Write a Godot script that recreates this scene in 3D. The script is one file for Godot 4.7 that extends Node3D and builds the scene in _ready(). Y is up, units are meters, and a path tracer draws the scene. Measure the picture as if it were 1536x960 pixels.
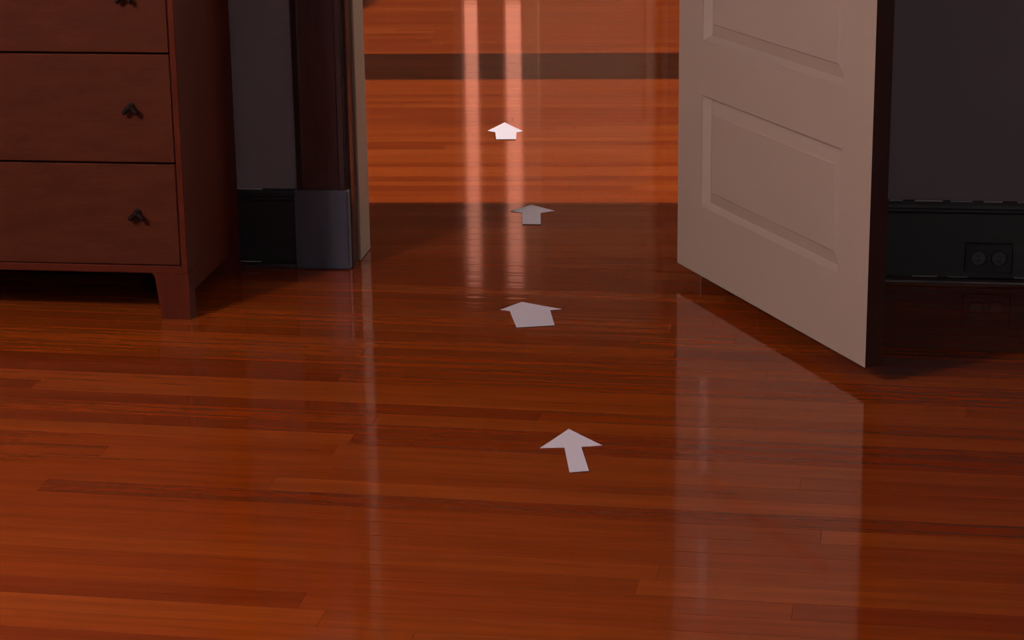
extends Node3D
# A dim bedroom with a varnished strip floor, an open door and a sunlit hallway.
# World axes: x runs right along the doorway wall, -z runs away from the camera, metres.

const WALL_FACE := -4.665      # room face of the doorway wall
const WALL_REAR := -4.83       # hallway face of the doorway wall
const JAMB_L := -0.998         # clear opening, left
const JAMB_R := -0.225         # clear opening, right
const HEAD := 2.05

var grain_tex: ImageTexture
var wave_tex: ImageTexture
var plaster_bump: ImageTexture
var rng := RandomNumberGenerator.new()
var taken := {}
var mats := {}

# ------------------------------------------------------------------ nodes
func numbered(called: String, parent: Node) -> String:
	var key := str(parent.get_instance_id()) + called
	var n: int = taken.get(key, 0)
	taken[key] = n + 1
	return called if n == 0 else "%s_%03d" % [called, n]

func obj(called: String, st: SurfaceTool, m: Material, parent: Node = self) -> MeshInstance3D:
	st.generate_tangents()
	return put(called, st.commit(), m, parent)

func put(called: String, mesh: Mesh, m: Material, parent: Node = self) -> MeshInstance3D:
	var o := MeshInstance3D.new()
	o.mesh = mesh
	if m:
		o.material_override = m
	o.name = numbered(called, parent)
	parent.add_child(o, true)
	return o

func thing(called: String, at := Vector3.ZERO, turn := 0.0) -> Node3D:
	var o := Node3D.new()
	o.name = numbered(called, self)
	add_child(o, true)
	o.position = at
	o.rotation.y = turn
	return o

func tag(o: Node, label: String, category: String, kind := "", group := "") -> void:
	o.set_meta("label", label)
	o.set_meta("category", category)
	if kind:
		o.set_meta("kind", kind)
	if group:
		o.set_meta("group", group)

# ------------------------------------------------------------------ shapes
func mb() -> SurfaceTool:
	var st := SurfaceTool.new()
	st.begin(Mesh.PRIMITIVE_TRIANGLES)
	return st

func uv_of(p: Vector3, grain: int) -> Vector2:
	if grain == 0: return Vector2(p.x, p.y + p.z)
	if grain == 1: return Vector2(p.y, p.x + p.z)
	return Vector2(p.z, p.x + p.y)

func vert(st: SurfaceTool, p: Vector3, n: Vector3, grain: int) -> void:
	st.set_normal(n)
	st.set_uv(uv_of(p, grain))
	st.add_vertex(p)

func tri(st: SurfaceTool, a: Vector3, b: Vector3, c: Vector3, outward: Vector3, grain := 0) -> void:
	var n := (c - a).cross(b - a).normalized()
	if n.dot(outward) < 0.0:
		n = -n
		var t := b
		b = c
		c = t
	vert(st, a, n, grain)
	vert(st, b, n, grain)
	vert(st, c, n, grain)

func quad(st: SurfaceTool, a: Vector3, b: Vector3, c: Vector3, d: Vector3, outward: Vector3, grain := 0) -> void:
	tri(st, a, b, c, outward, grain)
	tri(st, a, c, d, outward, grain)

# a box between two corners with chamfered edges
func box(st: SurfaceTool, lo: Vector3, hi: Vector3, r := 0.0, grain := 0) -> void:
	var c := (lo + hi) / 2.0
	var h := (hi - lo) / 2.0
	r = minf(r, minf(h.x, minf(h.y, h.z)) * 0.9)
	for ax in 3:
		var b := (ax + 1) % 3
		var d := (ax + 2) % 3
		for s in [-1.0, 1.0]:
			var q := []
			for k in [[-1, -1], [1, -1], [1, 1], [-1, 1]]:
				var p := Vector3.ZERO
				p[ax] = s * h[ax]
				p[b] = k[0] * (h[b] - r)
				p[d] = k[1] * (h[d] - r)
				q.append(c + p)
			var n := Vector3.ZERO
			n[ax] = s
			quad(st, q[0], q[1], q[2], q[3], n, grain)
		if r <= 0.0:
			continue
		for sb in [-1.0, 1.0]:
			for sd in [-1.0, 1.0]:
				var e := []
				for k in [[-1, 0], [1, 0], [1, 1], [-1, 1]]:
					var p := Vector3.ZERO
					p[ax] = k[0] * (h[ax] - r)
					p[b] = sb * (h[b] - (r if k[1] == 1 else 0.0))
					p[d] = sd * (h[d] - (0.0 if k[1] == 1 else r))
					e.append(c + p)
				var n := Vector3.ZERO
				n[b] = sb
				n[d] = sd
				quad(st, e[0], e[1], e[2], e[3], n, grain)
	if r > 0.0:
		for sx in [-1.0, 1.0]:
			for sy in [-1.0, 1.0]:
				for sz in [-1.0, 1.0]:
					var s := Vector3(sx, sy, sz)
					var p := s * (h - Vector3(r, r, r))
					tri(st, c + p + Vector3(sx * r, 0, 0), c + p + Vector3(0, sy * r, 0), c + p + Vector3(0, 0, sz * r), s, grain)

func box_mesh(lo: Vector3, hi: Vector3, r := 0.0, grain := 0) -> SurfaceTool:
	var st := mb()
	box(st, lo, hi, r, grain)
	return st

# a polygon (local x, y) swept along local z from 0 to depth, then placed by xf
func prism(st: SurfaceTool, poly: PackedVector2Array, depth: float, xf: Transform3D, grain := 0) -> void:
	var idx := Geometry2D.triangulate_polygon(poly)
	for k in range(0, idx.size(), 3):
		for z in [0.0, depth]:
			var q := []
			for j in 3:
				q.append(xf * Vector3(poly[idx[k + j]].x, poly[idx[k + j]].y, z))
			tri(st, q[0], q[1], q[2], xf.basis * Vector3(0, 0, 1 if (z == depth) == (depth > 0.0) else -1), grain)
	var ccw := not Geometry2D.is_polygon_clockwise(poly)
	for k in poly.size():
		var a := poly[k]
		var b := poly[(k + 1) % poly.size()]
		var n := Vector2(b.y - a.y, a.x - b.x) * (1.0 if ccw else -1.0)
		quad(st, xf * Vector3(a.x, a.y, 0), xf * Vector3(b.x, b.y, 0), xf * Vector3(b.x, b.y, depth), xf * Vector3(a.x, a.y, depth), xf.basis * Vector3(n.x, n.y, 0), grain)

# a profile (radius, height) turned about local y, then placed by xf
func lathe(st: SurfaceTool, prof: PackedVector2Array, xf: Transform3D, sides := 20) -> void:
	for i in prof.size() - 1:
		for k in sides:
			var a0 := TAU * k / sides
			var a1 := TAU * (k + 1) / sides
			var p := prof[i]
			var q := prof[i + 1]
			var mid := Vector3(cos((a0 + a1) / 2), 0, sin((a0 + a1) / 2))
			var slope := Vector2(q.y - p.y, p.x - q.x)
			var v := [Vector3(p.x * cos(a0), p.y, p.x * sin(a0)), Vector3(p.x * cos(a1), p.y, p.x * sin(a1)), Vector3(q.x * cos(a1), q.y, q.x * sin(a1)), Vector3(q.x * cos(a0), q.y, q.x * sin(a0))]
			var out: Vector3 = xf.basis * (mid * slope.x + Vector3(0, slope.y, 0))
			if p.x > 1e-6:
				tri(st, xf * v[0], xf * v[1], xf * v[2], out)
			if q.x > 1e-6:
				tri(st, xf * v[0], xf * v[2], xf * v[3], out)

# a wall in the plane across "axis" (0: x, 2: z) with rectangular holes [a0, y0, a1, y1]
func wall(st: SurfaceTool, axis: int, from: float, to: float, a0: float, a1: float, y0: float, y1: float, holes: Array) -> void:
	var asx := [a0, a1]
	var ys := [y0, y1]
	for h in holes:
		asx.append_array([h[0], h[2]])
		ys.append_array([h[1], h[3]])
	asx.sort()
	ys.sort()
	for i in asx.size() - 1:
		for j in ys.size() - 1:
			if asx[i + 1] - asx[i] < 1e-5 or ys[j + 1] - ys[j] < 1e-5:
				continue
			var m := Vector2((asx[i] + asx[i + 1]) / 2, (ys[j] + ys[j + 1]) / 2)
			var open := false
			for h in holes:
				if m.x > h[0] and m.x < h[2] and m.y > h[1] and m.y < h[3]:
					open = true
			if open:
				continue
			if axis == 2:
				box(st, Vector3(asx[i], ys[j], from), Vector3(asx[i + 1], ys[j + 1], to))
			else:
				box(st, Vector3(from, ys[j], asx[i]), Vector3(to, ys[j + 1], asx[i + 1]))

# ------------------------------------------------------------------ materials
func lin(r: float, g: float, b: float) -> Color:
	return Color(r, g, b).linear_to_srgb()

func make_textures() -> void:
	var coarse := FastNoiseLite.new()
	coarse.seed = 11
	coarse.noise_type = FastNoiseLite.TYPE_SIMPLEX_SMOOTH
	coarse.frequency = 0.012
	coarse.fractal_octaves = 3
	var fine := FastNoiseLite.new()
	fine.seed = 23
	fine.noise_type = FastNoiseLite.TYPE_SIMPLEX
	fine.frequency = 0.06
	fine.fractal_octaves = 2
	var ci := coarse.get_seamless_image(512, 512)
	var fi := fine.get_seamless_image(512, 512)
	var im := Image.create(512, 512, false, Image.FORMAT_RGB8)
	for y in 512:
		for x in 512:
			var c := ci.get_pixel(x, y).r
			var f := fi.get_pixel(x, y).r
			var ring := 0.5 + 0.5 * sin(c * 46.0)
			var v := clampf(0.87 + 0.12 * (c - 0.5) + 0.015 * (ring - 0.5) + 0.06 * (f - 0.5), 0.0, 1.0)
			im.set_pixel(x, y, Color(v, clampf(v * (0.93 + 0.10 * (v - 0.6)), 0, 1), clampf(v * (0.84 + 0.2 * (v - 0.6)), 0, 1)))
	im.generate_mipmaps()
	grain_tex = ImageTexture.create_from_image(im)
	# varnish: faint waves across the strips only
	var wn := FastNoiseLite.new()
	wn.seed = 5
	wn.frequency = 0.02
	wn.fractal_octaves = 2
	var wi := wn.get_seamless_image(256, 256)
	var wm := Image.create(256, 256, false, Image.FORMAT_RGB8)
	for y in 256:
		for x in 256:
			var dy := wi.get_pixel(x, (y + 1) % 256).r - wi.get_pixel(x, (y + 255) % 256).r
			var dx := wi.get_pixel((x + 1) % 256, y).r - wi.get_pixel((x + 255) % 256, y).r
			wm.set_pixel(x, y, Color(clampf(0.5 - dx * 0.3, 0, 1), clampf(0.5 + dy * 3.0, 0, 1), 1.0))
	wave_tex = ImageTexture.create_from_image(wm)
	var pn := FastNoiseLite.new()
	pn.seed = 9
	pn.frequency = 0.03
	pn.fractal_octaves = 4
	var pi_ := pn.get_seamless_image(256, 256)
	pi_.convert(Image.FORMAT_RGBA8)
	pi_.bump_map_to_normal_map(2.0)
	plaster_bump = ImageTexture.create_from_image(pi_)

func plain(called: String, c: Color, rough: float, spec := 0.5, metal := 0.0) -> StandardMaterial3D:
	if mats.has(called):
		return mats[called]
	var m := StandardMaterial3D.new()
	m.resource_name = called
	m.albedo_color = c
	m.roughness = rough
	m.metallic_specular = spec
	m.metallic = metal
	mats[called] = m
	return m

func wood(called: String, c: Color, rough: float, spec := 0.5, scale := Vector2(0.6, 9.0)) -> StandardMaterial3D:
	if mats.has(called):
		return mats[called]
	var m := plain(called, c, rough, spec)
	m.albedo_texture = grain_tex
	m.uv1_scale = Vector3(scale.x, scale.y, 1)
	return m

func plaster(called: String, c: Color, rough: float) -> StandardMaterial3D:
	var m := plain(called, c, rough, 0.3)
	m.normal_enabled = true
	m.normal_texture = plaster_bump
	m.normal_scale = 0.35
	m.uv1_triplanar = true
	m.uv1_scale = Vector3(1.7, 1.7, 1.7)
	return m

func floor_wood(k: int, hall := false) -> StandardMaterial3D:
	var tones := [Vector3(0.235, 0.040, 0.0050), Vector3(0.265, 0.049, 0.0060), Vector3(0.215, 0.033, 0.0042), Vector3(0.245, 0.042, 0.0050), Vector3(0.285, 0.056, 0.0075), Vector3(0.195, 0.031, 0.0045)]
	var t: Vector3 = tones[k % tones.size()] * FLOOR_TONE
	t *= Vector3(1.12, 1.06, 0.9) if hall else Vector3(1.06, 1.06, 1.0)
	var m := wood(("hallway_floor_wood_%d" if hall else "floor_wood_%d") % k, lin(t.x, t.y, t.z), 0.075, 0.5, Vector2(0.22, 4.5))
	m.normal_enabled = true
	m.normal_texture = wave_tex
	m.normal_scale = 0.010
	return m

const FLOOR_TONE := 1.12

# ------------------------------------------------------------------ strip floor
# strips of one width laid at "turn" over a polygon of the floor plan (x, z)
func lay_strips(parent: Node3D, plan: PackedVector2Array, turn: float, width: float, shortest: float, longest: float, tilt: float, hall := false) -> void:
	var to_world := Transform3D(Basis(Vector3.UP, turn), Vector3.ZERO)
	var own := PackedVector2Array()
	var lo := Vector2(1e9, 1e9)
	var hi := -lo
	for p in plan:
		var q: Vector3 = to_world.inverse() * Vector3(p.x, 0, p.y)
		own.append(Vector2(q.x, q.z))
		lo = lo.min(Vector2(q.x, q.z))
		hi = hi.max(Vector2(q.x, q.z))
	var v := lo.y
	while v < hi.y:
		var u := lo.x - rng.randf_range(0.0, longest * 0.8)
		while u < hi.x:
			var length := rng.randf_range(shortest, longest)
			var gap := 0.0002
			var rect := PackedVector2Array([Vector2(u + gap, v + gap), Vector2(u + length - gap, v + gap), Vector2(u + length - gap, v + width - gap), Vector2(u + gap, v + width - gap)])
			var k := rng.randi() % 6
			var off := Vector2(rng.randf() * 7.0, rng.randf() * 3.0)
			var lean := rng.randf_range(-tilt, tilt)
			var drop := rng.randf_range(0.0, 0.00006)
			for piece in Geometry2D.intersect_polygons(rect, own):
				if piece.size() < 3:
					continue
				var centre := Vector2.ZERO
				for p in piece:
					centre += p / piece.size()
				var o := put("plank", strip_mesh(piece, centre, off, lean), floor_wood(k, hall), parent)
				o.position = to_world * Vector3(centre.x, -drop, centre.y)
				o.rotation.y = turn
			u += length
		v += width

func strip_mesh(piece: PackedVector2Array, centre: Vector2, off: Vector2, lean: float) -> ArrayMesh:
	var st := mb()
	var local := PackedVector2Array()
	for p in piece:
		local.append(p - centre)
	var inset := Geometry2D.offset_polygon(local, -0.0006)
	var top: PackedVector2Array = inset[0] if inset.size() > 0 else local
	var n := Vector3(0, 1, -lean).normalized()
	var idx := Geometry2D.triangulate_polygon(top)
	for k in range(0, idx.size(), 3):
		var q := []
		for j in 3:
			var p := top[idx[k + j]]
			q.append(Vector3(p.x, p.y * lean, p.y))
		tri_uv(st, q, n, off)
	var c := 0.00012
	for k in local.size():
		var a := local[k]
		var b := local[(k + 1) % local.size()]
		var out := Vector2(b.y - a.y, a.x - b.x)
		if Geometry2D.is_polygon_clockwise(local):
			out = -out
		var na := nearest(top, a)
		var nb := nearest(top, b)
		var o3 := Vector3(out.x, 0, out.y).normalized()
		tri_uv(st, [Vector3(na.x, na.y * lean, na.y), Vector3(nb.x, nb.y * lean, nb.y), Vector3(b.x, b.y * lean - c, b.y)], (o3 * 0.15 + Vector3.UP).normalized(), off)
		tri_uv(st, [Vector3(na.x, na.y * lean, na.y), Vector3(b.x, b.y * lean - c, b.y), Vector3(a.x, a.y * lean - c, a.y)], (o3 * 0.15 + Vector3.UP).normalized(), off)
		tri_uv(st, [Vector3(a.x, a.y * lean - c, a.y), Vector3(b.x, b.y * lean - c, b.y), Vector3(b.x, -0.0175, b.y)], o3, off)
		tri_uv(st, [Vector3(a.x, a.y * lean - c, a.y), Vector3(b.x, -0.0175, b.y), Vector3(a.x, -0.0175, a.y)], o3, off)
	st.generate_tangents()
	return st.commit()

func nearest(poly: PackedVector2Array, p: Vector2) -> Vector2:
	var best := poly[0]
	for q in poly:
		if q.distance_squared_to(p) < best.distance_squared_to(p):
			best = q
	return best

func tri_uv(st: SurfaceTool, q: Array, n: Vector3, off: Vector2) -> void:
	var a: Vector3 = q[0]
	var b: Vector3 = q[1]
	var c: Vector3 = q[2]
	if (c - a).cross(b - a).dot(n) < 0.0:
		var t := b
		b = c
		c = t
	for p in [a, b, c]:
		st.set_normal(n)
		st.set_uv(Vector2(p.x, p.z + p.y) + off)
		st.add_vertex(p)

# ------------------------------------------------------------------ scene
func _ready() -> void:
	rng.seed = 4711
	camera_and_light()
	make_textures()
	build_shell()
	build_floors()
	build_doorway()
	build_baseboards()
	build_windows()
	build_open_door()
	build_dresser()
	build_hallway_end()
	build_outlet()
	build_arrows()
	build_ceiling_lamp()

func camera_and_light() -> void:
	var cam := Camera3D.new()
	cam.name = "camera"
	add_child(cam)
	cam.fov = 16.473
	cam.near = 0.05
	cam.position = Vector3(0, 1.25, 0)
	cam.basis = Basis(Vector3.UP, deg_to_rad(7.857)) * Basis(Vector3.RIGHT, deg_to_rad(-16.146)) * Basis(Vector3(0, 0, 1), -0.0132)
	cam.current = true
	var env := Environment.new()
	env.background_mode = Environment.BG_SKY
	var sky := Sky.new()
	var sm := ProceduralSkyMaterial.new()
	sm.sky_top_color = Color(0.87, 0.83, 0.80)
	sm.sky_horizon_color = Color(0.97, 0.90, 0.83)
	sm.ground_horizon_color = Color(0.55, 0.52, 0.50)
	sm.ground_bottom_color = Color(0.35, 0.33, 0.31)
	sm.sun_angle_max = 4.0
	sm.sky_energy_multiplier = 2.5
	sm.ground_energy_multiplier = 1.2
	sky.sky_material = sm
	env.sky = sky
	env.tonemap_mode = Environment.TONE_MAPPER_LINEAR
	env.tonemap_exposure = 1.0
	env.sdfgi_enabled = true
	env.ssao_enabled = true
	env.ssil_enabled = true
	var we := WorldEnvironment.new()
	we.name = "environment"
	we.environment = env
	add_child(we)
	# low sun from the right, through the hallway window
	var sun := DirectionalLight3D.new()
	sun.name = "sun"
	sun.light_color = Color(1.0, 0.95, 0.95)
	sun.light_energy = 3.0
	sun.light_angular_distance = 0.3
	sun.shadow_enabled = true
	add_child(sun)
	var el := deg_to_rad(30.5)
	sun.look_at_from_position(Vector3.ZERO, Vector3(-cos(el), -sin(el), 0.0764 * cos(el)))
	# soft daylight that comes in by the bedroom window in the left wall
	var day := AreaLight3D.new()
	day.name = "window_daylight"
	day.area_size = Vector2(1.3, 1.25)
	day.light_color = Color(1.0, 0.93, 0.98)
	day.light_energy = 0.7
	day.area_range = 12.0
	day.shadow_enabled = true
	add_child(day)
	day.look_at_from_position(Vector3(-2.66, 1.72, -2.25), Vector3(0, 1.1, -2.25))
	# weaker, bluer daylight from the window behind the viewer
	var back := AreaLight3D.new()
	back.name = "window_daylight_behind"
	back.area_size = Vector2(1.2, 1.25)
	back.light_color = Color(0.80, 0.86, 1.0)
	back.light_energy = 0.7
	back.area_range = 12.0
	back.shadow_enabled = true
	add_child(back)
	back.look_at_from_position(Vector3(1.25, 1.5, 1.16), Vector3(0.9, 0.9, -4.6))

func build_shell() -> void:
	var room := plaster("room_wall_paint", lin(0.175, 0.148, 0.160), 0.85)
	var hall := plaster("hallway_wall_paint", lin(0.60, 0.45, 0.31), 0.85)
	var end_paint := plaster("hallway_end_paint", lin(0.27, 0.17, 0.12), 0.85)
	var ceil := plaster("ceiling_paint", lin(0.55, 0.52, 0.5), 0.9)
	var st := mb()
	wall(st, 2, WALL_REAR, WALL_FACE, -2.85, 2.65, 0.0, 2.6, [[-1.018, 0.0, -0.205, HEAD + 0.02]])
	tag(obj("wall_back", st, room), "grey plaster wall facing the camera, pierced by the doorway", "wall", "structure")
	st = mb()
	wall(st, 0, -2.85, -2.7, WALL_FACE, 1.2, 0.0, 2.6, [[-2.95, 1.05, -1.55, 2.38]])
	tag(obj("wall_left", st, room), "grey plaster side wall of the bedroom behind the dresser, with the window", "wall", "structure")
	st = mb()
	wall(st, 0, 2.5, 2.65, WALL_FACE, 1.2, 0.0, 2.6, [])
	tag(obj("wall_right", st, room), "plain grey plaster side wall of the bedroom, far right of the open door", "wall", "structure")
	st = mb()
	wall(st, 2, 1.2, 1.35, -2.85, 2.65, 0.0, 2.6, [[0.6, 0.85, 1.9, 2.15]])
	tag(obj("wall_front", st, room), "grey plaster bedroom wall behind the viewer, with a window", "wall", "structure")
	tag(obj("ceiling", box_mesh(Vector3(-2.85, 2.6, -11.15), Vector3(2.65, 2.75, 1.35)), ceil), "white ceiling over the bedroom and the hallway", "ceiling", "structure")
	st = mb()
	wall(st, 0, -2.75, -2.6, -11.0, WALL_REAR, 0.0, 2.6, [])
	tag(obj("wall_hallway_left", st, hall), "pale plaster left side wall of the hallway beyond the doorway", "wall", "structure")
	st = mb()
	wall(st, 0, 1.5, 1.65, -11.0, WALL_REAR, 0.0, 2.6, [[-7.3, 0.86, -5.46, 2.32], [-9.6, 0.86, -7.75, 2.32]])
	tag(obj("wall_hallway_right", st, hall), "pale plaster right side wall of the hallway with two wide windows", "wall", "structure")
	st = mb()
	wall(st, 2, -11.15, -11.0, -2.75, 1.65, 0.0, 2.6, [[-1.80, 0.0, -0.72, 2.06]])
	tag(obj("wall_hallway_end", st, end_paint), "brown plaster end wall of the hallway around the far door", "wall", "structure")

const SEAM_L := Vector2(-2.7, -4.777)
const SEAM_R := Vector2(2.5, -4.597)
func seam(x: float) -> float:
	return -4.700 + (x + 0.47) * 0.0349

func build_floors() -> void:
	# sub-floor slabs, level with the strips only outside the area laid strip by strip
	var st := mb()
	box(st, Vector3(-2.7, -0.12, -4.83), Vector3(2.5, -0.019, 1.2))
	box(st, Vector3(-2.7, -0.019, -2.2), Vector3(2.5, -0.0006, 1.2), 0.0, 0)
	box(st, Vector3(-2.7, -0.019, -4.664), Vector3(-2.3, -0.0006, -2.2), 0.0, 0)
	box(st, Vector3(1.6, -0.019, -4.664), Vector3(2.5, -0.0006, -2.2), 0.0, 0)
	var fl := obj("floor", st, floor_wood(0))
	tag(fl, "glossy orange-brown strip wood floor of the bedroom in the foreground", "floor", "structure")
	lay_strips(fl, PackedVector2Array([Vector2(-2.3, -2.2), Vector2(1.6, -2.2), Vector2(1.6, -4.664), Vector2(-0.2, -4.664), Vector2(-0.2, seam(-0.2)), Vector2(-1.02, seam(-1.02)), Vector2(-1.02, -4.664), Vector2(-2.3, -4.664)]), -0.0349, 0.057, 1.1, 2.6, 0.0016)
	st = mb()
	box(st, Vector3(-2.6, -0.12, -11.0), Vector3(1.5, -0.019, -4.83))
	box(st, Vector3(-2.6, -0.019, -11.0), Vector3(1.5, -0.0006, -9.2))
	box(st, Vector3(-2.6, -0.019, -9.2), Vector3(-2.45, -0.0006, -4.83))
	box(st, Vector3(1.3, -0.019, -9.2), Vector3(1.5, -0.0006, -4.83))
	var hf := obj("floor_hallway", st, floor_wood(3, true))
	tag(hf, "glossy orange strip wood floor of the hallway, sunlit beyond a band of shade", "floor", "structure")
	lay_strips(hf, PackedVector2Array([Vector2(-2.45, -9.2), Vector2(1.3, -9.2), Vector2(1.3, -4.83), Vector2(-0.2, -4.83), Vector2(-0.2, seam(-0.2) - 0.002), Vector2(-1.02, seam(-1.02) - 0.002), Vector2(-1.02, -4.83), Vector2(-2.45, -4.83)]), 0.0838, 0.057, 1.3, 3.0, 0.0026, true)

func build_doorway() -> void:
	var dark := wood("dark_varnish", lin(0.040, 0.018, 0.019), 0.22, 0.5, Vector2(0.8, 7.0))
	var worn := wood("worn_dark_varnish", lin(0.055, 0.064, 0.100), 0.42, 0.5, Vector2(0.8, 7.0))
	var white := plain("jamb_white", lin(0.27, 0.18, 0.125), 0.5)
	var f := thing("trim_1", Vector3(0, 0, WALL_FACE))
	tag(f, "dark varnished door casing with plinth blocks and half-white jambs around the doorway", "door casing", "structure")
	var cw := 0.112
	for s in [-1.0, 1.0]:
		var inner: float = JAMB_L - 0.006 if s < 0 else JAMB_R + 0.006
		var outer: float = inner + s * cw
		var x0 := minf(inner, outer)
		var x1 := maxf(inner, outer)
		# side casing: flat board with a rounded inner bead
		var prof := PackedVector2Array([Vector2(x0, 0.0), Vector2(x1, 0.0), Vector2(x1, 0.014), Vector2(x1 - 0.004, 0.019), Vector2(x1 - 0.014, 0.021), Vector2(x1 - 0.018, 0.018), Vector2(x0 + 0.018, 0.018), Vector2(x0 + 0.014, 0.021), Vector2(x0 + 0.004, 0.019), Vector2(x0, 0.014)])
		var st := mb()
		prism(st, prof, HEAD - 0.178, Transform3D(Basis(Vector3(1, 0, 0), Vector3(0, 0, 1), Vector3(0, 1, 0)), Vector3(0, 0.178, 0)), 1)
		obj("casing", st, dark, f)
		obj("plinth_block", box_mesh(Vector3(x0 - 0.006, 0.0005, 0.0), Vector3(x1 + 0.004, 0.179, 0.029), 0.003, 1), worn, f)
		# jamb: stained on the bedroom side, white from the stop on
		var jx: float = JAMB_L if s < 0 else JAMB_R
		var a := minf(jx, jx + s * 0.02)
		var b := maxf(jx, jx + s * 0.02)
		obj("jamb", box_mesh(Vector3(a, 0.0005, -0.055), Vector3(b, HEAD, 0.0), 0.0015, 1), dark, f)
		var wj := obj("jamb", box_mesh(Vector3(a, 0.0005, -0.178), Vector3(b, HEAD, -0.055), 0.001, 1), white, f)
		wj.set_meta("label", "white painted hallway half of the jamb")
		var sx0 := minf(jx, jx - s * 0.006)
		var sx1 := maxf(jx, jx - s * 0.006)
		obj("door_stop", box_mesh(Vector3(sx0, 0.0005, -0.165), Vector3(sx1, HEAD, -0.057), 0.002, 1), white, f)
	var hx0 := JAMB_L - 0.006 - cw
	var hx1 := JAMB_R + 0.006 + cw
	obj("head_casing", box_mesh(Vector3(hx0 - 0.01, HEAD, 0.0), Vector3(hx1 + 0.01, HEAD + 0.13, 0.022), 0.003, 0), dark, f)
	obj("head_jamb", box_mesh(Vector3(JAMB_L - 0.02, HEAD, -0.178), Vector3(JAMB_R + 0.02, HEAD + 0.02, -0.001), 0.001, 0), white, f)

func baseboard(called: String, x0: float, x1: float, label: String) -> void:
	var dark := wood("baseboard_varnish", lin(0.014, 0.013, 0.018), 0.5, 0.4, Vector2(0.8, 7.0))
	var z := WALL_FACE
	var r := thing(called, Vector3(0, 0, z))
	tag(r, label, "baseboard", "structure")
	var across := Transform3D(Basis(Vector3(0, 0, 1), Vector3(0, 1, 0), Vector3(-1, 0, 0)), Vector3(x1, 0, 0))
	var st := mb()
	prism(st, PackedVector2Array([Vector2(0, 0.012), Vector2(0.015, 0.012), Vector2(0.015, 0.150), Vector2(0, 0.150)]), x1 - x0, across, 0)
	obj("board", st, dark, r)
	st = mb()
	prism(st, PackedVector2Array([Vector2(0, 0.151), Vector2(0.0155, 0.151), Vector2(0.017, 0.155), Vector2(0.0155, 0.159), Vector2(0.012, 0.161), Vector2(0.011, 0.168), Vector2(0.008, 0.1745), Vector2(0, 0.176)]), x1 - x0, across, 0)
	obj("cap_moulding", st, dark, r)
	st = mb()
	prism(st, PackedVector2Array([Vector2(0, 0.0005), Vector2(0.026, 0.0005), Vector2(0.0255, 0.005), Vector2(0.022, 0.0095), Vector2(0.016, 0.012), Vector2(0, 0.012)]), x1 - x0, across, 0)
	obj("shoe_moulding", st, wood("shoe_varnish", lin(0.016, 0.010, 0.010), 0.4, 0.5, Vector2(0.8, 7.0)), r)
	# broken line of old wall paint along the top and of dust along the shoe
	var paint := plain("old_paint", lin(0.30, 0.27, 0.28), 0.8)
	var edge := mb()
	var x := x0 + 0.02
	while x < x1 - 0.08:
		var l := rng.randf_range(0.02, 0.09)
		box(edge, Vector3(x, 0.1745, 0.0), Vector3(x + l, 0.1768 + rng.randf() * 0.0012, 0.0085), 0.0004)
		if rng.randf() < 0.75:
			box(edge, Vector3(x, 0.0118, 0.0145), Vector3(x + l * 0.9, 0.0131 + rng.randf() * 0.0006, 0.0185), 0.0003)
		x += l + rng.randf_range(0.004, 0.05)
	var e := obj("paint_edge", edge, paint, r)
	e.set_meta("kind", "stuff")

func build_baseboards() -> void:
	baseboard("baseboard_left", -2.7, -1.123, "tall dark baseboard between the dresser and the door casing")
	baseboard("baseboard_right", -0.102, 2.5, "tall dark baseboard with moulded cap right of the open door")

func window_unit(called: String, axis_x: float, z0: float, z1: float, y0: float, y1: float, wall_from: float, wall_to: float, bars: int, label: String) -> void:
	var white := plain("window_white", lin(0.70, 0.68, 0.65), 0.5)
	var glass := plain("window_glass", Color(0.95, 0.97, 1.0, 0.06), 0.02)
	glass.transparency = BaseMaterial3D.TRANSPARENCY_ALPHA
	var w := thing(called, Vector3(axis_x, 0, 0))
	tag(w, label, "window", "structure")
	var d0 := wall_from - axis_x
	var d1 := wall_to - axis_x
	var fr := mb()
	var t := 0.03
	box(fr, Vector3(d0, y0, z0), Vector3(d1, y0 + t, z1), 0.003)
	box(fr, Vector3(d0, y1 - t, z0), Vector3(d1, y1, z1), 0.003)
	box(fr, Vector3(d0, y0 + t, z0), Vector3(d1, y1 - t, z0 + t), 0.003)
	box(fr, Vector3(d0, y0 + t, z1 - t), Vector3(d1, y1 - t, z1), 0.003)
	obj("frame", fr, white, w)
	var m := (d0 + d1) / 2
	for k in bars + 1:
		var a := lerpf(z0 + t, z1 - t, float(k) / (bars + 1))
		var b := lerpf(z0 + t, z1 - t, float(k + 1) / (bars + 1))
		obj("pane", box_mesh(Vector3(m - 0.002, y0 + t, a), Vector3(m + 0.002, y1 - t, b)), glass, w)
		if k > 0:
			obj("mullion", box_mesh(Vector3(m - 0.02, y0 + t, a - 0.02), Vector3(m + 0.02, y1 - t, a + 0.02), 0.003), white, w)

func window_behind() -> void:
	window_unit("window_5", 0.0, -0.65, 0.65, 0.85, 2.15, -0.075, 0.075, 1, "white framed bedroom window in the wall behind the viewer")
	var w: Node3D = get_node("window_5")
	w.position = Vector3(1.25, 0, 1.275)
	w.rotation.y = PI / 2

func build_windows() -> void:
	window_behind()
	window_unit("window_1", -2.775, -2.95, -1.55, 1.05, 2.38, -2.85, -2.70, 1, "white framed bedroom window in the left wall that lights the floor")
	window_unit("window_2", 1.575, -7.3, -5.46, 0.86, 2.32, 1.5, 1.65, 0, "wide single-pane hallway window nearest the doorway that lets the sun in")
	window_unit("window_3", 1.575, -9.6, -7.75, 0.86, 2.32, 1.5, 1.65, 0, "wide single-pane hallway window nearest the far door")

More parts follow.
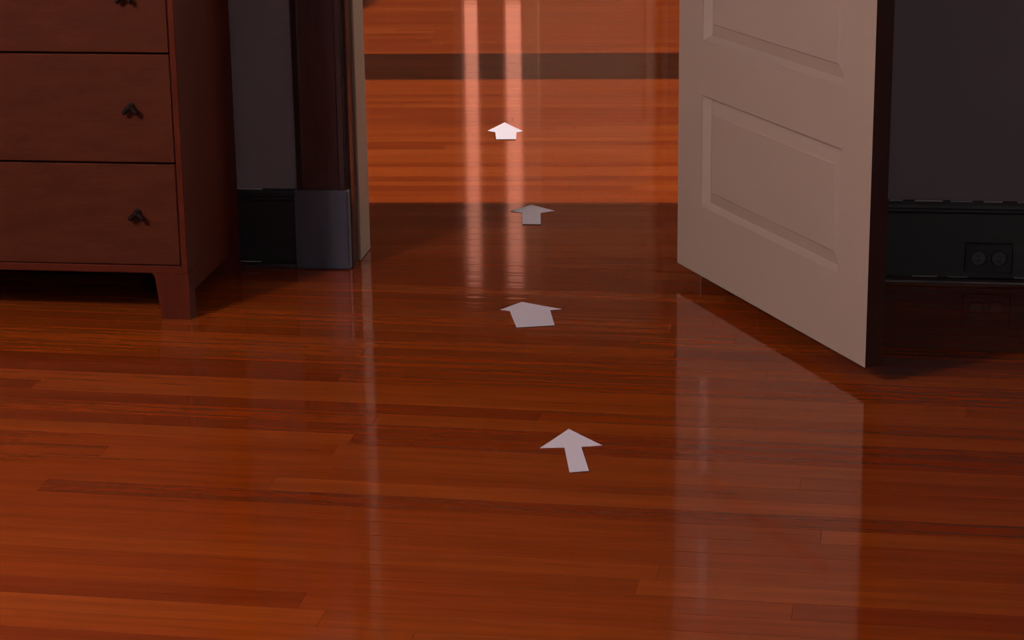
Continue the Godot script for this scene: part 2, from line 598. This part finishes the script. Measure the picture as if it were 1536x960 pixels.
# ------------------------------------------------------------------ panelled door
# local axes: x from the hinge edge to the latch edge, y up, z out of the white face
func build_open_door() -> void:
	var root := thing("door_1", Vector3(-0.277, 0.034, -4.637), -atan2(0.88302, 0.46933))
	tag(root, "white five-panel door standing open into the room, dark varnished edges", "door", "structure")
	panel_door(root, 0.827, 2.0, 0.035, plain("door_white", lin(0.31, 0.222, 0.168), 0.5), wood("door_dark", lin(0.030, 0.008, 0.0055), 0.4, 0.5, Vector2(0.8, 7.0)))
	var brass := plain("aged_brass", lin(0.22, 0.15, 0.07), 0.35, 0.5, 0.9)
	for y in [0.2, 1.0, 1.8]:
		var st := mb()
		lathe(st, PackedVector2Array([Vector2(0, -0.045), Vector2(0.006, -0.045), Vector2(0.006, 0.045), Vector2(0, 0.045)]), Transform3D(Basis.IDENTITY, Vector3(0.001, y, -0.041)), 14)
		obj("hinge", st, brass, root)
	for s in [1.0, -1.0]:
		var st := mb()
		var z0 := 0.0 if s > 0 else -0.035
		lathe(st, PackedVector2Array([Vector2(0, 0), Vector2(0.028, 0), Vector2(0.028, 0.004), Vector2(0.010, 0.007), Vector2(0.010, 0.030), Vector2(0.024, 0.038), Vector2(0.028, 0.050), Vector2(0.022, 0.060), Vector2(0, 0.064)]), Transform3D(Basis(Vector3(1, 0, 0), Vector3(0, 0, s), Vector3(0, -s, 0)), Vector3(0.765, 0.90, z0)), 20)
		obj("knob", st, brass, root)

func two_tone(called: String, lo: Vector3, hi: Vector3, face: Material, edge: Material, root: Node3D, grain: int) -> void:
	# a board whose front (+z) is painted and whose edges and rear are not
	var front := mb()
	quad(front, Vector3(lo.x, lo.y, hi.z), Vector3(hi.x, lo.y, hi.z), Vector3(hi.x, hi.y, hi.z), Vector3(lo.x, hi.y, hi.z), Vector3(0, 0, 1), grain)
	front.generate_tangents()
	var rest := mb()
	var c := 0.0
	quad(rest, Vector3(lo.x, lo.y, lo.z), Vector3(hi.x, lo.y, lo.z), Vector3(hi.x, hi.y, lo.z), Vector3(lo.x, hi.y, lo.z), Vector3(0, 0, -1), grain)
	quad(rest, Vector3(lo.x, lo.y, lo.z), Vector3(lo.x, hi.y, lo.z), Vector3(lo.x, hi.y, hi.z), Vector3(lo.x, lo.y, hi.z), Vector3(-1, 0, 0), grain)
	quad(rest, Vector3(hi.x, lo.y, lo.z), Vector3(hi.x, hi.y, lo.z), Vector3(hi.x, hi.y, hi.z), Vector3(hi.x, lo.y, hi.z), Vector3(1, 0, 0), grain)
	quad(rest, Vector3(lo.x, lo.y, lo.z), Vector3(hi.x, lo.y, lo.z), Vector3(hi.x, lo.y, hi.z), Vector3(lo.x, lo.y, hi.z), Vector3(0, -1, 0), grain)
	quad(rest, Vector3(lo.x, hi.y, lo.z), Vector3(hi.x, hi.y, lo.z), Vector3(hi.x, hi.y, hi.z), Vector3(lo.x, hi.y, hi.z), Vector3(0, 1, 0), grain)
	rest.generate_tangents()
	var mesh := front.commit()
	rest.commit(mesh)
	mesh.surface_set_material(0, face)
	mesh.surface_set_material(1, edge)
	put(called, mesh, null, root)

func ring(st: SurfaceTool, a: Rect2, za: float, b: Rect2, zb: float) -> void:
	# the four sloping faces between rectangle a at depth za and rectangle b at depth zb
	var p := [a.position, Vector2(a.end.x, a.position.y), a.end, Vector2(a.position.x, a.end.y)]
	var q := [b.position, Vector2(b.end.x, b.position.y), b.end, Vector2(b.position.x, b.end.y)]
	for k in 4:
		var j := (k + 1) % 4
		var mid: Vector2 = (p[k] + p[j]) / 2 - a.get_center()
		var out := Vector3(0, 0, 1) if absf(za - zb) < 0.5 * absf((p[k] - q[k]).length()) else Vector3(-mid.x, -mid.y, 0) * (1.0 if za > zb else -1.0)
		quad(st, Vector3(p[k].x, p[k].y, za), Vector3(p[j].x, p[j].y, za), Vector3(q[j].x, q[j].y, zb), Vector3(q[k].x, q[k].y, zb), out, 1)

func panel_door(root: Node3D, w: float, h: float, t: float, face: Material, edge: Material) -> void:
	var s0 := 0.118
	var s1 := w - 0.112
	two_tone("stile", Vector3(0, 0, -t), Vector3(s0, h, 0), face, edge, root, 1)
	two_tone("stile", Vector3(s1, 0, -t), Vector3(w, h, 0), face, edge, root, 1)
	var opens := []
	for k in 5:
		opens.append([0.150 + 0.351 * k, 0.386 + 0.351 * k])
	var y := 0.0
	for k in 6:
		var top: float = opens[k][0] if k < 5 else h
		two_tone("rail", Vector3(s0, y, -t), Vector3(s1, top, 0), face, edge, root, 0)
		if k < 5:
			y = opens[k][1]
	for o in opens:
		var r := Rect2(s0, o[0], s1 - s0, o[1] - o[0])
		var front := mb()
		for side in [1.0, -1.0]:
			var z: float = 0.0 if side > 0 else -t
			var st: SurfaceTool = front if side > 0 else mb()
			var r1 := Rect2(r.position + Vector2(0.016, 0.010), r.size - Vector2(0.032, 0.0112))
			var r2 := r.grow(-0.034)
			var r3 := r.grow(-0.0365)
			ring(st, r, z - 0.0005 * side, r1, z - 0.0135 * side)
			ring(st, r1, z - 0.0135 * side, r2, z - 0.0085 * side)
			ring(st, r2, z - 0.0085 * side, r3, z - 0.0065 * side)
			quad(st, Vector3(r3.position.x, r3.position.y, z - 0.0065 * side), Vector3(r3.end.x, r3.position.y, z - 0.0065 * side), Vector3(r3.end.x, r3.end.y, z - 0.0065 * side), Vector3(r3.position.x, r3.end.y, z - 0.0065 * side), Vector3(0, 0, side), 0)
			if side < 0:
				st.generate_tangents()
				front.generate_tangents()
				var mesh := front.commit()
				st.commit(mesh)
				mesh.surface_set_material(0, face)
				mesh.surface_set_material(1, edge)
				put("panel", mesh, null, root)

# ------------------------------------------------------------------ dresser
func build_dresser() -> void:
	var front_w := wood("dresser_front_wood", lin(0.095, 0.023, 0.010), 0.5, 0.22, Vector2(0.9, 4.0))
	var case_w := wood("dresser_case_wood", lin(0.105, 0.019, 0.008), 0.5, 0.22, Vector2(0.9, 5.0))
	var inside := wood("dresser_inside_wood", lin(0.04, 0.018, 0.012), 0.8, 0.2)
	var iron := plain("blackened_iron", lin(0.012, 0.004, 0.003), 0.6, 0.25)
	var w := 0.905
	var d := 0.415
	var top := 1.0
	# origin on the floor at the front right corner; x to the left is negative, z into the wall is negative
	var r := thing("dresser", Vector3(-1.247, 0, -4.221))
	tag(r, "reddish-brown wooden dresser with dark pulls and tapered legs, left of the doorway", "dresser")
	for s in 2:
		var x0 := -0.013 if s == 0 else -w
		obj("side_panel", box_mesh(Vector3(x0, 0.097, -d), Vector3(x0 + 0.013, top, 0.0), 0.0012, 1), case_w, r)
	obj("back_panel", box_mesh(Vector3(-w + 0.013, 0.105, -d + 0.003), Vector3(-0.013, top, -d + 0.011), 0.0, 0), inside, r)
	obj("bottom_panel", box_mesh(Vector3(-w + 0.013, 0.099, -d + 0.011), Vector3(-0.013, 0.111, -0.016), 0.0, 0), inside, r)
	obj("apron", box_mesh(Vector3(-w + 0.013, 0.0965, -0.016), Vector3(-0.013, 0.112, -0.0005), 0.001, 0), case_w, r)
	obj("top", box_mesh(Vector3(-w - 0.012, top, -d - 0.002), Vector3(0.012, top + 0.022, 0.016), 0.003, 0), case_w, r)
	# tapered legs
	for fx in [0, 1]:
		for fz in [0, 1]:
			var poly := PackedVector2Array([Vector2(0, 0.0004), Vector2(0, 0.0968), Vector2(-0.076, 0.0968), Vector2(-0.070, 0.088), Vector2(-0.0605, 0.0004)])
			if fx == 1:
				var flip := PackedVector2Array()
				for p in poly:
					flip.append(Vector2(-w - p.x, p.y))
				poly = flip
			var st := mb()
			var z0 := -0.045 if fz == 0 else -d
			prism(st, poly, 0.0445, Transform3D(Basis.IDENTITY, Vector3(0, 0, z0)), 1)
			obj("leg", st, case_w, r)
	for fx in 2:
		var x0 := -0.013 if fx == 0 else -w
		obj("side_apron", box_mesh(Vector3(x0 + 0.0005, 0.052, -d + 0.0455), Vector3(x0 + 0.0125, 0.0968, -0.0455), 0.0008, 2), case_w, r)
	# drawers
	var ys := [[0.1135, 0.3225], [0.3265, 0.545], [0.549, 0.767], [0.771, 0.996]]
	for k in ys.size():
		var lo := Vector3(-w + 0.0155, ys[k][0], -0.02)
		var hi := Vector3(-0.0150, ys[k][1], -0.0012)
		var dr := obj("drawer", box_mesh(lo, hi, 0.0016, 0), front_w, r)
		var box_in := mb()
		box(box_in, Vector3(lo.x + 0.012, lo.y + 0.012, -d + 0.03), Vector3(hi.x - 0.012, hi.y - 0.03, -0.0205))
		obj("drawer_box", box_in, inside, dr)
		for kx in [-0.098, -w + 0.098]:
			var c := Vector3(kx, (ys[k][0] + ys[k][1]) / 2 + 0.002, -0.0012)
			obj("pull", pull_shape(c), iron, dr)

# a small iron pull: a rosette that carries a drooping two-lobed drop
func pull_shape(c: Vector3) -> SurfaceTool:
	var st := mb()
	var out := Transform3D(Basis(Vector3(1, 0, 0), Vector3(0, 0, 1), Vector3(0, -1, 0)), c + Vector3(0, 0.004, 0))
	lathe(st, PackedVector2Array([Vector2(0, 0), Vector2(0.0075, 0), Vector2(0.0075, 0.002), Vector2(0.004, 0.004), Vector2(0.004, 0.012), Vector2(0.0055, 0.015), Vector2(0.003, 0.018), Vector2(0, 0.019)]), out, 16)
	for s in [-1.0, 1.0]:
		var a := c + Vector3(s * 0.002, 0.004, 0.012)
		var b := c + Vector3(s * 0.0125, -0.0075, 0.012)
		limb(st, a, b, 0.0052, 0.0056)
	return st

func limb(st: SurfaceTool, a: Vector3, b: Vector3, ra: float, rb: float) -> void:
	var y := (b - a).normalized()
	var x := y.cross(Vector3(0, 0, 1)).normalized()
	var z := x.cross(y)
	var l := (b - a).length()
	lathe(st, PackedVector2Array([Vector2(0, -ra), Vector2(ra * 0.7, -ra * 0.7), Vector2(ra, 0), Vector2(rb, l), Vector2(rb * 0.7, l + rb * 0.7), Vector2(0, l + rb)]), Transform3D(Basis(x, y, z), a), 12)

# ------------------------------------------------------------------ far end of the hallway (seen mirrored in the varnish)
func build_hallway_end() -> void:
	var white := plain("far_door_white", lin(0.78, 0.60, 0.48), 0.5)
	var frame_w := plain("sidelight_frame_white", lin(0.30, 0.24, 0.20), 0.5)
	var root := thing("door_2", Vector3(-1.45, 0.01, -11.03))
	tag(root, "closed pale louvred door at the far end of the hallway", "door", "structure")
	obj("stile", box_mesh(Vector3(0, 0, -0.035), Vector3(0.08, 2.0, 0.0), 0.002, 1), white, root)
	obj("stile", box_mesh(Vector3(0.625, 0, -0.035), Vector3(0.705, 2.0, 0.0), 0.002, 1), white, root)
	for r in [[0.0, 0.16], [0.94, 1.04], [1.90, 2.0]]:
		obj("rail", box_mesh(Vector3(0.08, r[0], -0.035), Vector3(0.625, r[1], 0.0), 0.002, 0), white, root)
	obj("backing", box_mesh(Vector3(0.08, 0.16, -0.044), Vector3(0.625, 1.90, -0.036), 0.0, 0), plain("louvre_backing", lin(0.03, 0.02, 0.018), 0.8), root)
	var slat := box_mesh(Vector3(-0.272, -0.004, -0.021), Vector3(0.272, 0.004, 0.021), 0.0015, 0)
	slat.generate_tangents()
	var slat_mesh := slat.commit()
	for span in [[0.16, 0.94], [1.04, 1.90]]:
		var n := int(round((span[1] - span[0]) / 0.046))
		for k in n:
			var o := put("slat", slat_mesh, white, root)
			o.position = Vector3(0.3525, lerpf(span[0], span[1], (k + 0.5) / n), -0.0175)
			o.rotation.x = deg_to_rad(64.0)
	var fr := thing("trim_2", Vector3(0, 0, -11.0))
	tag(fr, "pale frame around the far hallway door and its narrow side glass", "door frame", "structure")
	obj("jamb", box_mesh(Vector3(-0.742, 0, -0.12), Vector3(-0.72, 2.04, 0.015), 0.002, 1), frame_w, fr)
	obj("threshold", box_mesh(Vector3(-1.451, 0.0, -0.12), Vector3(-0.742, 0.009, 0.02), 0.002, 0), frame_w, fr)
	for x in [[-1.452, -1.41], [-0.785, -0.742]]:
		obj("door_stop", box_mesh(Vector3(x[0], 0.009, -0.10), Vector3(x[1], 2.025, -0.080), 0.001, 1), frame_w, fr)
	obj("door_stop", box_mesh(Vector3(-1.41, 1.98, -0.10), Vector3(-0.785, 2.025, -0.080), 0.001, 0), frame_w, fr)
	obj("head_jamb", box_mesh(Vector3(-1.80, 2.025, -0.12), Vector3(-0.742, 2.06, 0.015), 0.002, 0), frame_w, fr)
	var w := thing("window_4", Vector3(0, 0, -11.06))
	tag(w, "tall narrow two-pane side glass left of the far hallway door", "window", "structure")
	var glass := plain("sidelight_glass", Color(0.48, 0.32, 0.28, 0.02), 0.02)
	glass.refraction_enabled = true
	glass.refraction_scale = 0.05
	var xs := [[-1.80, -1.757], [-1.677, -1.545], [-1.455, -1.451]]
	for x in xs:
		obj("mullion", box_mesh(Vector3(x[0], 0, -0.05), Vector3(x[1], 2.025, 0.05), 0.002, 1), frame_w, w)
	obj("sill", box_mesh(Vector3(-1.757, 0, -0.05), Vector3(-1.451, 0.30, 0.045), 0.002, 0), frame_w, w)
	obj("head", box_mesh(Vector3(-1.757, 1.80, -0.05), Vector3(-1.451, 2.025, 0.045), 0.002, 0), frame_w, w)
	for x in [[-1.757, -1.677], [-1.545, -1.455]]:
		obj("pane", box_mesh(Vector3(x[0], 0.30, -0.002), Vector3(x[1], 1.80, 0.002)), glass, w)

# ------------------------------------------------------------------ outlet in the baseboard
func build_outlet() -> void:
	var brown := plain("dark_bakelite", lin(0.0035, 0.0025, 0.0028), 0.45, 0.35)
	var face := plain("bakelite_face", lin(0.005, 0.0035, 0.0035), 0.45)
	var hole := plain("slot_black", lin(0.001, 0.001, 0.001), 0.9, 0.1)
	var r := thing("electrical_outlet", Vector3(0.384, 0.056, WALL_FACE + 0.0152))
	tag(r, "dark duplex electrical outlet set sideways in the baseboard right of the open door", "outlet")
	obj("cover_plate", box_mesh(Vector3(-0.050, -0.032, 0.0), Vector3(0.050, 0.032, 0.005), 0.0015), brown, r)
	for s in [-1.0, 1.0]:
		var st := mb()
		lathe(st, PackedVector2Array([Vector2(0, 0), Vector2(0.0165, 0), Vector2(0.0165, 0.0025), Vector2(0.0150, 0.0035), Vector2(0, 0.0035)]), Transform3D(Basis(Vector3(1, 0, 0), Vector3(0, 0, 1), Vector3(0, -1, 0)), Vector3(s * 0.0215, 0, 0.005)), 24)
		var sock := obj("socket", st, face, r)
		for t in [-1.0, 1.0]:
			obj("slot", box_mesh(Vector3(s * 0.0215 - 0.004, t * 0.0055 - 0.0011, 0.008), Vector3(s * 0.0215 + 0.004, t * 0.0055 + 0.0011, 0.0088)), hole, sock)
	var sc := mb()
	lathe(sc, PackedVector2Array([Vector2(0, 0), Vector2(0.0034, 0), Vector2(0.0028, 0.0014), Vector2(0, 0.0018)]), Transform3D(Basis(Vector3(1, 0, 0), Vector3(0, 0, 1), Vector3(0, -1, 0)), Vector3(0, 0, 0.005)), 12)
	obj("screw", sc, plain("dull_brass_screw", lin(0.08, 0.06, 0.04), 0.4, 0.5, 0.8), r)

# ------------------------------------------------------------------ paper arrows
# outline on the floor (x, z): tip, right wing, right notch, right foot, left foot, left notch, left wing
func paper_arrow(pts: Array, label: String, lift: float) -> void:
	var c := Vector2.ZERO
	for p in pts:
		c += p / pts.size()
	var poly := PackedVector2Array()
	for p in pts:
		poly.append(p - c)
	var paper := plain("arrow_paper", lin(0.62, 0.57, 0.60), 0.75, 0.3)
	paper.normal_enabled = true
	paper.normal_texture = plaster_bump
	paper.normal_scale = 0.12
	paper.uv1_scale = Vector3(6, 6, 1)
	# a thin sheet that follows the floor, its wings and foot very slightly raised
	var st := mb()
	var h := func(p: Vector2) -> float: return 0.0006 + lift * p.length_squared()
	var idx := Geometry2D.triangulate_polygon(poly)
	var t := 0.0005
	for k in range(0, idx.size(), 3):
		var q := []
		for j in 3:
			q.append(poly[idx[k + j]])
		subdivide(st, q[0], q[1], q[2], h, t, 3)
	var ccw := not Geometry2D.is_polygon_clockwise(poly)
	for k in poly.size():
		var a := poly[k]
		var b := poly[(k + 1) % poly.size()]
		var n := Vector2(b.y - a.y, a.x - b.x) * (1.0 if ccw else -1.0)
		for s in 8:
			var p := a.lerp(b, s / 8.0)
			var q := a.lerp(b, (s + 1) / 8.0)
			quad(st, Vector3(p.x, h.call(p), p.y), Vector3(q.x, h.call(q), q.y), Vector3(q.x, h.call(q) + t, q.y), Vector3(p.x, h.call(p) + t, p.y), Vector3(n.x, 0, n.y))
	var o := obj("paper_arrow", st, paper)
	o.position = Vector3(c.x, 0, c.y)
	tag(o, label, "arrow", "", "paper arrows laid along the floor")

func subdivide(st: SurfaceTool, a: Vector2, b: Vector2, c: Vector2, h: Callable, t: float, depth: int) -> void:
	if depth > 0:
		var ab := (a + b) / 2
		var bc := (b + c) / 2
		var ca := (c + a) / 2
		for q in [[a, ab, ca], [ab, b, bc], [ca, bc, c], [ab, bc, ca]]:
			subdivide(st, q[0], q[1], q[2], h, t, depth - 1)
		return
	for s in [0.0, t]:
		tri(st, Vector3(a.x, h.call(a) + s, a.y), Vector3(b.x, h.call(b) + s, b.y), Vector3(c.x, h.call(c) + s, c.y), Vector3(0, 1 if s > 0 else -1, 0), 0)

func build_arrows() -> void:
	paper_arrow([Vector2(-0.401, -3.606), Vector2(-0.335, -3.529), Vector2(-0.370, -3.519), Vector2(-0.345, -3.400), Vector2(-0.376, -3.390), Vector2(-0.398, -3.513), Vector2(-0.439, -3.505)], "white paper arrow nearest the camera, with wide head and narrow stem on bare boards", 0.10)
	paper_arrow([Vector2(-0.587, -4.408), Vector2(-0.498, -4.362), Vector2(-0.521, -4.353), Vector2(-0.499, -4.242), Vector2(-0.573, -4.218), Vector2(-0.603, -4.340), Vector2(-0.624, -4.346)], "tilted broad-stemmed paper arrow on the bedroom floor just before the doorway", 0.10)
	paper_arrow([Vector2(-0.678, -5.293), Vector2(-0.613, -5.234), Vector2(-0.645, -5.210), Vector2(-0.630, -5.090), Vector2(-0.674, -5.091), Vector2(-0.690, -5.207), Vector2(-0.722, -5.225)], "shaded paper arrow on the hallway floor with its tip at the edge of the sunlight", 0.10)
	paper_arrow([Vector2(-0.888, -6.333), Vector2(-0.820, -6.218), Vector2(-0.835, -6.197), Vector2(-0.823, -6.093), Vector2(-0.879, -6.089), Vector2(-0.896, -6.193), Vector2(-0.922, -6.211)], "brilliant white paper arrow lying in full sun, farthest down the hallway", 0.10)

# ------------------------------------------------------------------ ceiling lamp of the bedroom, above the left of the frame
func build_ceiling_lamp() -> void:
	var at := Vector3(-2.45, 2.6, -1.85)
	var r := thing("ceiling_lamp", at)
	tag(r, "opal glass globe lamp hanging from the bedroom ceiling above the left foreground", "ceiling lamp")
	var brass := plain("aged_brass", lin(0.22, 0.15, 0.07), 0.35, 0.5, 0.9)
	var st := mb()
	lathe(st, PackedVector2Array([Vector2(0, 0), Vector2(0.06, 0), Vector2(0.058, -0.012), Vector2(0.03, -0.025), Vector2(0.009, -0.03), Vector2(0.009, -0.17), Vector2(0.04, -0.18), Vector2(0.04, -0.21), Vector2(0, -0.21)]), Transform3D.IDENTITY, 24)
	obj("stem", st, brass, r)
	var opal := plain("lamp_opal_glass", Color(0.95, 0.93, 0.92), 0.4)
	opal.emission_enabled = true
	opal.emission = Color(1.0, 0.93, 0.95)
	opal.emission_energy_multiplier = 1.2
	var prof := PackedVector2Array()
	for k in 17:
		var a := PI * k / 16.0
		prof.append(Vector2(sin(a) * 0.13, cos(a) * 0.13))
	st = mb()
	lathe(st, prof, Transform3D(Basis.IDENTITY, Vector3(0, -0.335, 0)), 28)
	obj("lamp_globe", st, opal, r)
	var l := OmniLight3D.new()
	l.name = "lamp_light"
	l.light_color = Color(1.0, 0.93, 0.96)
	l.light_energy = 4.1
	l.light_size = 0.12
	l.omni_range = 14.0
	l.omni_attenuation = 2.0
	l.shadow_enabled = true
	r.add_child(l)
	l.position = Vector3(0, -0.335, 0)
